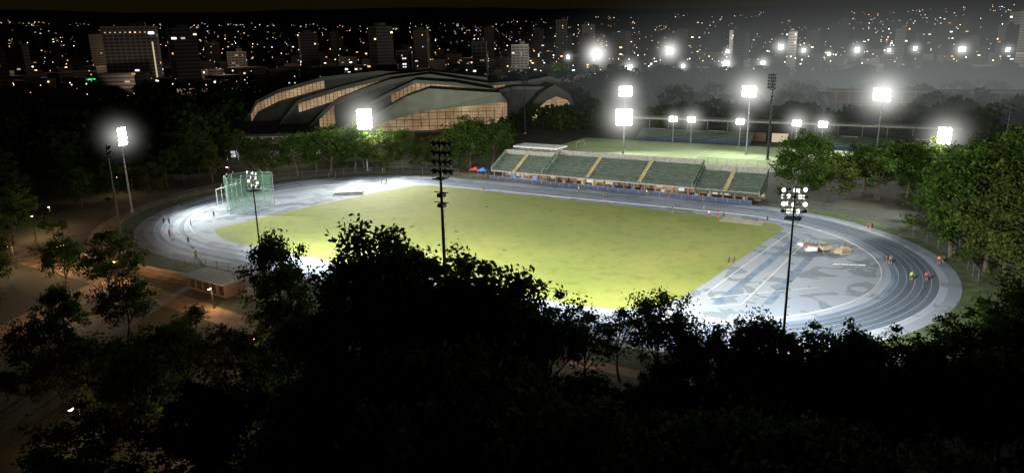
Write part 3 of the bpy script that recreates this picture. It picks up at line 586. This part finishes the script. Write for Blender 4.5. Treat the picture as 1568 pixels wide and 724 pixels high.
# ------------------------------------------------------------ people
def person_mesh(pose):
    if pose=='run': 
        J={'pel':(0,0,.95),'sp':(.03,0,1.15),'ch':(.07,0,1.38),'nk':(.10,0,1.50),'hd':(.13,0,1.62),'ht':(.14,0,1.74),
         'lh':(0,.10,.92),'lk':(.26,.11,.58),'la':(.10,.11,.09),'lt':(.24,.11,.04),'rh':(0,-.10,.92),'rk':(-.08,-.11,.50),'ra':(-.36,-.11,.30),'rt':(-.42,-.11,.14),
         'ls':(.06,.19,1.42),'le':(-.14,.24,1.18),'lw':(.08,.22,1.04),'rs':(.06,-.19,1.42),'re':(.18,-.25,1.16),'rw':(.38,-.18,1.26)}
    else:
        J={'pel':(0,0,.95),'sp':(.0,0,1.15),'ch':(.0,0,1.38),'nk':(.0,0,1.50),'hd':(.03,0,1.62),'ht':(.03,0,1.74),
         'lh':(0,.10,.92),'lk':(.05,.12,.50),'la':(.0,.13,.09),'lt':(.17,.15,.04),'rh':(0,-.10,.92),'rk':(-.02,-.13,.50),'ra':(-.08,-.15,.09),'rt':(.08,-.17,.04),
         'ls':(0,.19,1.42),'le':(-.04,.26,1.14),'lw':(.05,.25,.90),'rs':(0,-.19,1.42),'re':(-.02,-.26,1.14),'rw':(.16,-.22,.98)}
    Rr={'pel':.14,'sp':.12,'ch':.15,'nk':.055,'hd':.105,'ht':.08,'lh':.09,'lk':.058,'la':.04,'lt':.035,'ls':.06,'le':.042,'lw':.028}
    E=[('pel','sp'),('sp','ch'),('ch','nk'),('nk','hd'),('hd','ht'),('pel','lh'),('lh','lk'),('lk','la'),('la','lt'),('pel','rh'),('rh','rk'),('rk','ra'),('ra','rt'),('ch','ls'),('ls','le'),('le','lw'),('ch','rs'),('rs','re'),('re','rw')]
    keys=list(J); V=[J[k] for k in keys]; R=[Rr.get(k,Rr.get('l'+k[1:],.05)) for k in keys]; EE=[(keys.index(a),keys.index(c)) for a,c in E]
    for s in 'lr':
        w=Vector(J[s+'w']); e=Vector(J[s+'e']); d=(w-e).normalized(); o=d.orthogonal().normalized(); pi=len(V); V.append(tuple(w+d*.07)); R.append(.03); EE.append((keys.index(s+'w'),pi))
        for k in range(4): V.append(tuple(w+d*(.15-.012*abs(k-1))+o*(k-1.5)*.022)); R.append(.009); EE.append((pi,len(V)-1))
        V.append(tuple(w+d*.09+o*.055)); R.append(.010); EE.append((pi,len(V)-1))
    me=bpy.data.meshes.new('pb'); me.from_pydata(V,EE,[]); o=bpy.data.objects.new('pb',me); COL.objects.link(o)
    md=o.modifiers.new('s','SKIN'); sd=me.skin_vertices[0].data
    for i,r in enumerate(R): sd[i].radius=(r,r); sd[i].use_root=(i==0)
    o.modifiers.new('u','SUBSURF').levels=1
    dg=bpy.context.evaluated_depsgraph_get(); m2=bpy.data.meshes.new_from_object(o.evaluated_get(dg)); bpy.data.objects.remove(o)
    m2.materials.clear()
    for k in ('skin','shirt','shorts','hair','shoe'): m2.materials.append(M[k])
    H=Vector(J['hd'])
    for p in m2.polygons:
        c=p.center; p.use_smooth=True
        if (c-H).length<.2 and c.z>1.52: i=3 if (c.z>1.68 or c.x<H.x-.03) else 0
        elif (c-Vector(J['lt'])).length<.12 or (c-Vector(J['rt'])).length<.12: i=4
        elif c.z>1.0 and abs(c.y)<.2: i=1
        elif c.z>.62 and abs(c.y)<.21: i=2
        else: i=0
        p.material_index=i
    return m2
M['skin']=mat('skin',(.30,.17,.11),.6,var=.05); M['shirt']=mat('shirt_dark',(.04,.04,.05),.8); M['shorts']=mat('shorts_dark',(.02,.02,.03),.8); M['hair']=mat('hair',(.01,.008,.006),.7); M['shoe']=mat('shoe',(.3,.3,.3),.6)
shirts=[mat('shirt_'+n,c,.8) for n,c in (('black',(.02,.02,.025)),('white',(.6,.6,.6)),('red',(.5,.03,.03)),('yellow',(.6,.5,.06)),('blue',(.04,.1,.4)),('orange',(.6,.16,.03)),('grey',(.15,.15,.16)),('green',(.3,.6,.08)))]
PM={'run':person_mesh('run'),'stand':person_mesh('stand')}
def person(x,y,pose,sh,rz=None,z=.04):
    o=bpy.data.objects.new('runner' if pose=='run' else 'standing_person',PM[pose]); o.location=(x,y,z); o.rotation_euler[2]=rnd.uniform(0,6.28) if rz is None else rz; o.scale=[rnd.uniform(.98,1.08)]*3
    COL.objects.link(o); o.material_slots[1].link='OBJECT'; o.material_slots[1].material=shirts[sh]
for x,y,p,s,r in ((-71,-31,'run',0,2.2),(-69.6,-30.6,'run',6,2.2),(-64,-29,'stand',0,1),(-59,-38,'run',5,2.6),(-50,-40,'run',0,2.9),(-39.6,-46,'run',5,2.8),(-38.8,-46.6,'stand',3,2.8),(-66,-21,'stand',0,0),(-80,-20,'run',0,4.2),(-78,-24,'run',4,4.2),
   (-23,34,'stand',0,1),(-22.4,33.6,'stand',6,2),(1,44,'run',0,0),(1.8,43.4,'run',1,0),(12,37,'run',6,3.1),(12.7,37.4,'run',0,3.1),(32,31,'stand',0,4),(41,30,'stand',1,2),(43,30.5,'stand',2,1),(44.5,29.6,'stand',0,5),(52,29,'stand',4,5),(54,30.2,'stand',0,1),
   (74,33,'stand',2,1),(74.8,32.2,'stand',0,2),(79,9,'stand',0,2),(79.5,8.4,'stand',6,2),(83,0,'stand',7,2),(85.2,1,'stand',2,2),(87,12,'run',5,1.6),(87.6,13.4,'stand',0,1),(54,-5,'stand',0,2),(54.8,-4,'stand',0,4),(60,44,'run',0,3.1),(-50,42,'run',0,.2),(-44,44,'run',1,.1),(-54,30,'stand',0,1),(-53,28,'stand',1,1),(-55,29,'stand',6,3),
   (-72,44,'stand',0,1),(-68,45,'stand',1,1),(-80,33,'stand',0,1),(-78,34,'stand',4,1),(20,47,'stand',1,4),(26,47,'stand',0,4),(-5,47.5,'stand',0,4),(35,46.7,'stand',2,4)): person(x,y,p,s,r)
# ------------------------------------------------------------ hills & city
def hz(x,y):
    d=math.hypot(x-82,y+132); az=math.atan2(x-82,y+132)
    if d<1200: return 0
    return 235*((d-1200)/3500)**1.25*(.75+.5*mnoise.noise(Vector((az*2.2,d*.0005,3.1))))
b=MB(); V=[];F=[]; na,nd=70,34
for i in range(na+1):
    az=math.radians(-100+150*i/na)
    for j in range(nd+1):
        d=1150+5000*j/nd; x=82+d*math.sin(az); y=-132+d*math.cos(az); V.append((x,y,hz(x,y)+(12*mnoise.noise(Vector((x*.003,y*.003,0))) if j>2 else -.5)))
for i in range(na):
    for j in range(nd): F.append((i*(nd+1)+j,(i+1)*(nd+1)+j,(i+1)*(nd+1)+j+1,i*(nd+1)+j+1))
b.add(V,F,'ground'); b.obj('hills',smooth=True)
M['city']=window_mat('city_windows',(.12,.11,.10),3.4,.032,4.5); M['tower']=window_mat('tower_windows',(.16,.14,.13),3.2,.05,2.5)
b=MB(); lights=[]
for i in range(1050):
    az=math.radians(-30+rnd.uniform(-40,40)); d=760+3600*rnd.random()**1.5; ad=math.degrees(az)+30
    if d<1000 and -9<ad<38: continue
    x=82+d*math.sin(az); y=-132+d*math.cos(az); z=hz(x,y)
    tall=rnd.random()<(.22 if ad>0 else .12) and d<2600
    h=(rnd.uniform(28,66) if tall else rnd.uniform(7,20)); w=rnd.uniform(12,24) if tall else rnd.uniform(12,34)
    rz=rnd.uniform(0,1.5); b.box((x,y,z+h/2-3),(w,w*rnd.uniform(.6,1.2),h+6),'city',rz); 
    if tall: b.box((x,y,z+h+1.5),(w*.4,w*.35,3),'roofdark',rz)
    if rnd.random()<.5: lights.append((x+rnd.uniform(-40,40),y-30,z,d))
b.obj('distant_city')
for i in range(12):  # added fill lights, only there to brighten the city walls
    ad=-34+i*6.2+rnd.uniform(-1,1); az=math.radians(ad-30); d=rnd.uniform(850,1300)
    l=bpy.data.lights.new('city_fill_light','POINT'); l.energy=45000 if ad<0 else 110000; l.color=(1,.75,.5) if ad<0 else (1,.95,.85); l.shadow_soft_size=6
    lo=bpy.data.objects.new('city_fill_light',l); lo.location=(82+d*math.sin(az),-132+d*math.cos(az),38); COL.objects.link(lo)
b=MB(); M['c1']=emat('sodium_street_glow',(1,.62,.3),2.2); M['c2']=emat('white_street_glow',(.95,1,.95),2.6); M['c3']=emat('green_sign_glow',(.05,1,.25),2)
for x,y,z,d in lights:
    r=d*.00036*rnd.uniform(.4,1.35); b.ball((x,y,hz(x,y)+rnd.uniform(6,18)),r,'c1' if rnd.random()<.6 else 'c2',n=5,mm=3)
for i in range(60):
    ad=rnd.uniform(-2,33); az=math.radians(ad-30); d=rnd.uniform(600,1500); x=82+d*math.sin(az); y=-132+d*math.cos(az); b.ball((x,y,rnd.uniform(9,20)),d*.0008*rnd.uniform(.5,1.2),'c2' if rnd.random()<.8 else 'c1',n=6,mm=4)
for i in range(26):
    ad=rnd.uniform(-35,-14); az=math.radians(ad-30); d=rnd.uniform(500,900); x=82+d*math.sin(az); y=-132+d*math.cos(az); b.ball((x,y,rnd.uniform(9,18)),d*.0007*rnd.uniform(.5,1.2),'c1' if rnd.random()<.6 else 'c2',n=6,mm=4)
b.obj('distant_street_lights')
def tower(x,y,w,d,h,rz,fl=3.2,name='apartment_tower',extra=None):
    b=MB(); b.box((0,0,h/2),(w,d,h),'tower')
    n=int(w/4.2)
    for i in range(n+1): b.box((-w/2+i*w/n,-d/2-.3,h/2),(.7,.6,h),'conc')
    for k in range(int(h/fl)): b.box((0,-d/2-.12,k*fl),(w,.24,.5),'conc')
    b.box((0,0,h+.6),(w+1,d+1,1.2),'conc'); b.box((w*.15,0,h+3),(w*.3,d*.4,4),'roofdark')
    if extra: extra(b,w,d,h)
    return b.obj(name,(x,y,0),rz)
def tl(b,w,d,h):
    b.box((w/2-4,-d/2-.8,h-5),(5,.3,2),'c2'); b.box((w/2-4,-d/2-.9,h/2-4),(1.2,.3,h*.7),'win')
    for i in range(9): b.box((-w/2+3+i*(w-8)/9,-d/2-.7,h*.93),(1.4,.2,.8),'c1' if rnd.random()<.4 else 'win')
tower(-587,305,46,18,60,.85,extra=tl)
tower(-292,460,13,12,40,.5); tower(-310,490,14,12,30,.5); tower(-420,900,16,14,70,.4); tower(-1100,800,24,16,50,.9); tower(-700,520,22,14,34,.8); tower(-460,560,18,14,32,.6); tower(-360,660,20,14,36,.5)
l=bpy.data.lights.new('tower_floodlight','SPOT'); l.energy=16000; l.color=(1,.8,.65); l.spot_size=1.6; l.shadow_soft_size=2; lo=bpy.data.objects.new('tower_floodlight',l); lo.location=(-540,262,14); lo.rotation_mode='QUATERNION'; lo.rotation_quaternion=look((-47,43,20)); COL.objects.link(lo)
b=MB(); b.box((0,-5,10),(16,1.5,1.6),'c3'); b.box((0,2,6),(30,8,12),'brown'); b.obj('lit_sign_building',(-700,330,0),.9)
# ------------------------------------------------------------ world, camera
w=bpy.data.worlds.new('World'); S.world=w; w.use_nodes=True; N=w.node_tree.nodes; L=w.node_tree.links
bg=N['Background']; sk=N.new('ShaderNodeTexSky'); sk.sky_type='NISHITA'; sk.sun_disc=False; sk.sun_elevation=math.radians(3); sk.sun_rotation=math.radians(150)
L.new(sk.outputs[0],bg.inputs[0]); bg.inputs[1].default_value=.0018
cam=bpy.data.cameras.new('camera'); co=bpy.data.objects.new('camera',cam); COL.objects.link(co); S.camera=co
cam.sensor_width=36; cam.lens=36*1100/1568; cam.clip_start=.5; cam.clip_end=12000
yaw,pit,roll=-.5249,.2638,-.0199
Fv=Vector((math.sin(yaw)*math.cos(pit),math.cos(yaw)*math.cos(pit),-math.sin(pit))); Rv=Vector((math.cos(yaw),-math.sin(yaw),0)); Uv=Rv.cross(Fv)
R2=Rv*math.cos(roll)+Uv*math.sin(roll); U2=-Rv*math.sin(roll)+Uv*math.cos(roll)
mw=Matrix((R2,U2,-Fv)).transposed().to_4x4(); mw.translation=Vector((82.4058,-132.4295,40.0375)); co.matrix_world=mw
S.view_settings.view_transform='Standard'; S.view_settings.look='None'; S.view_settings.exposure=0
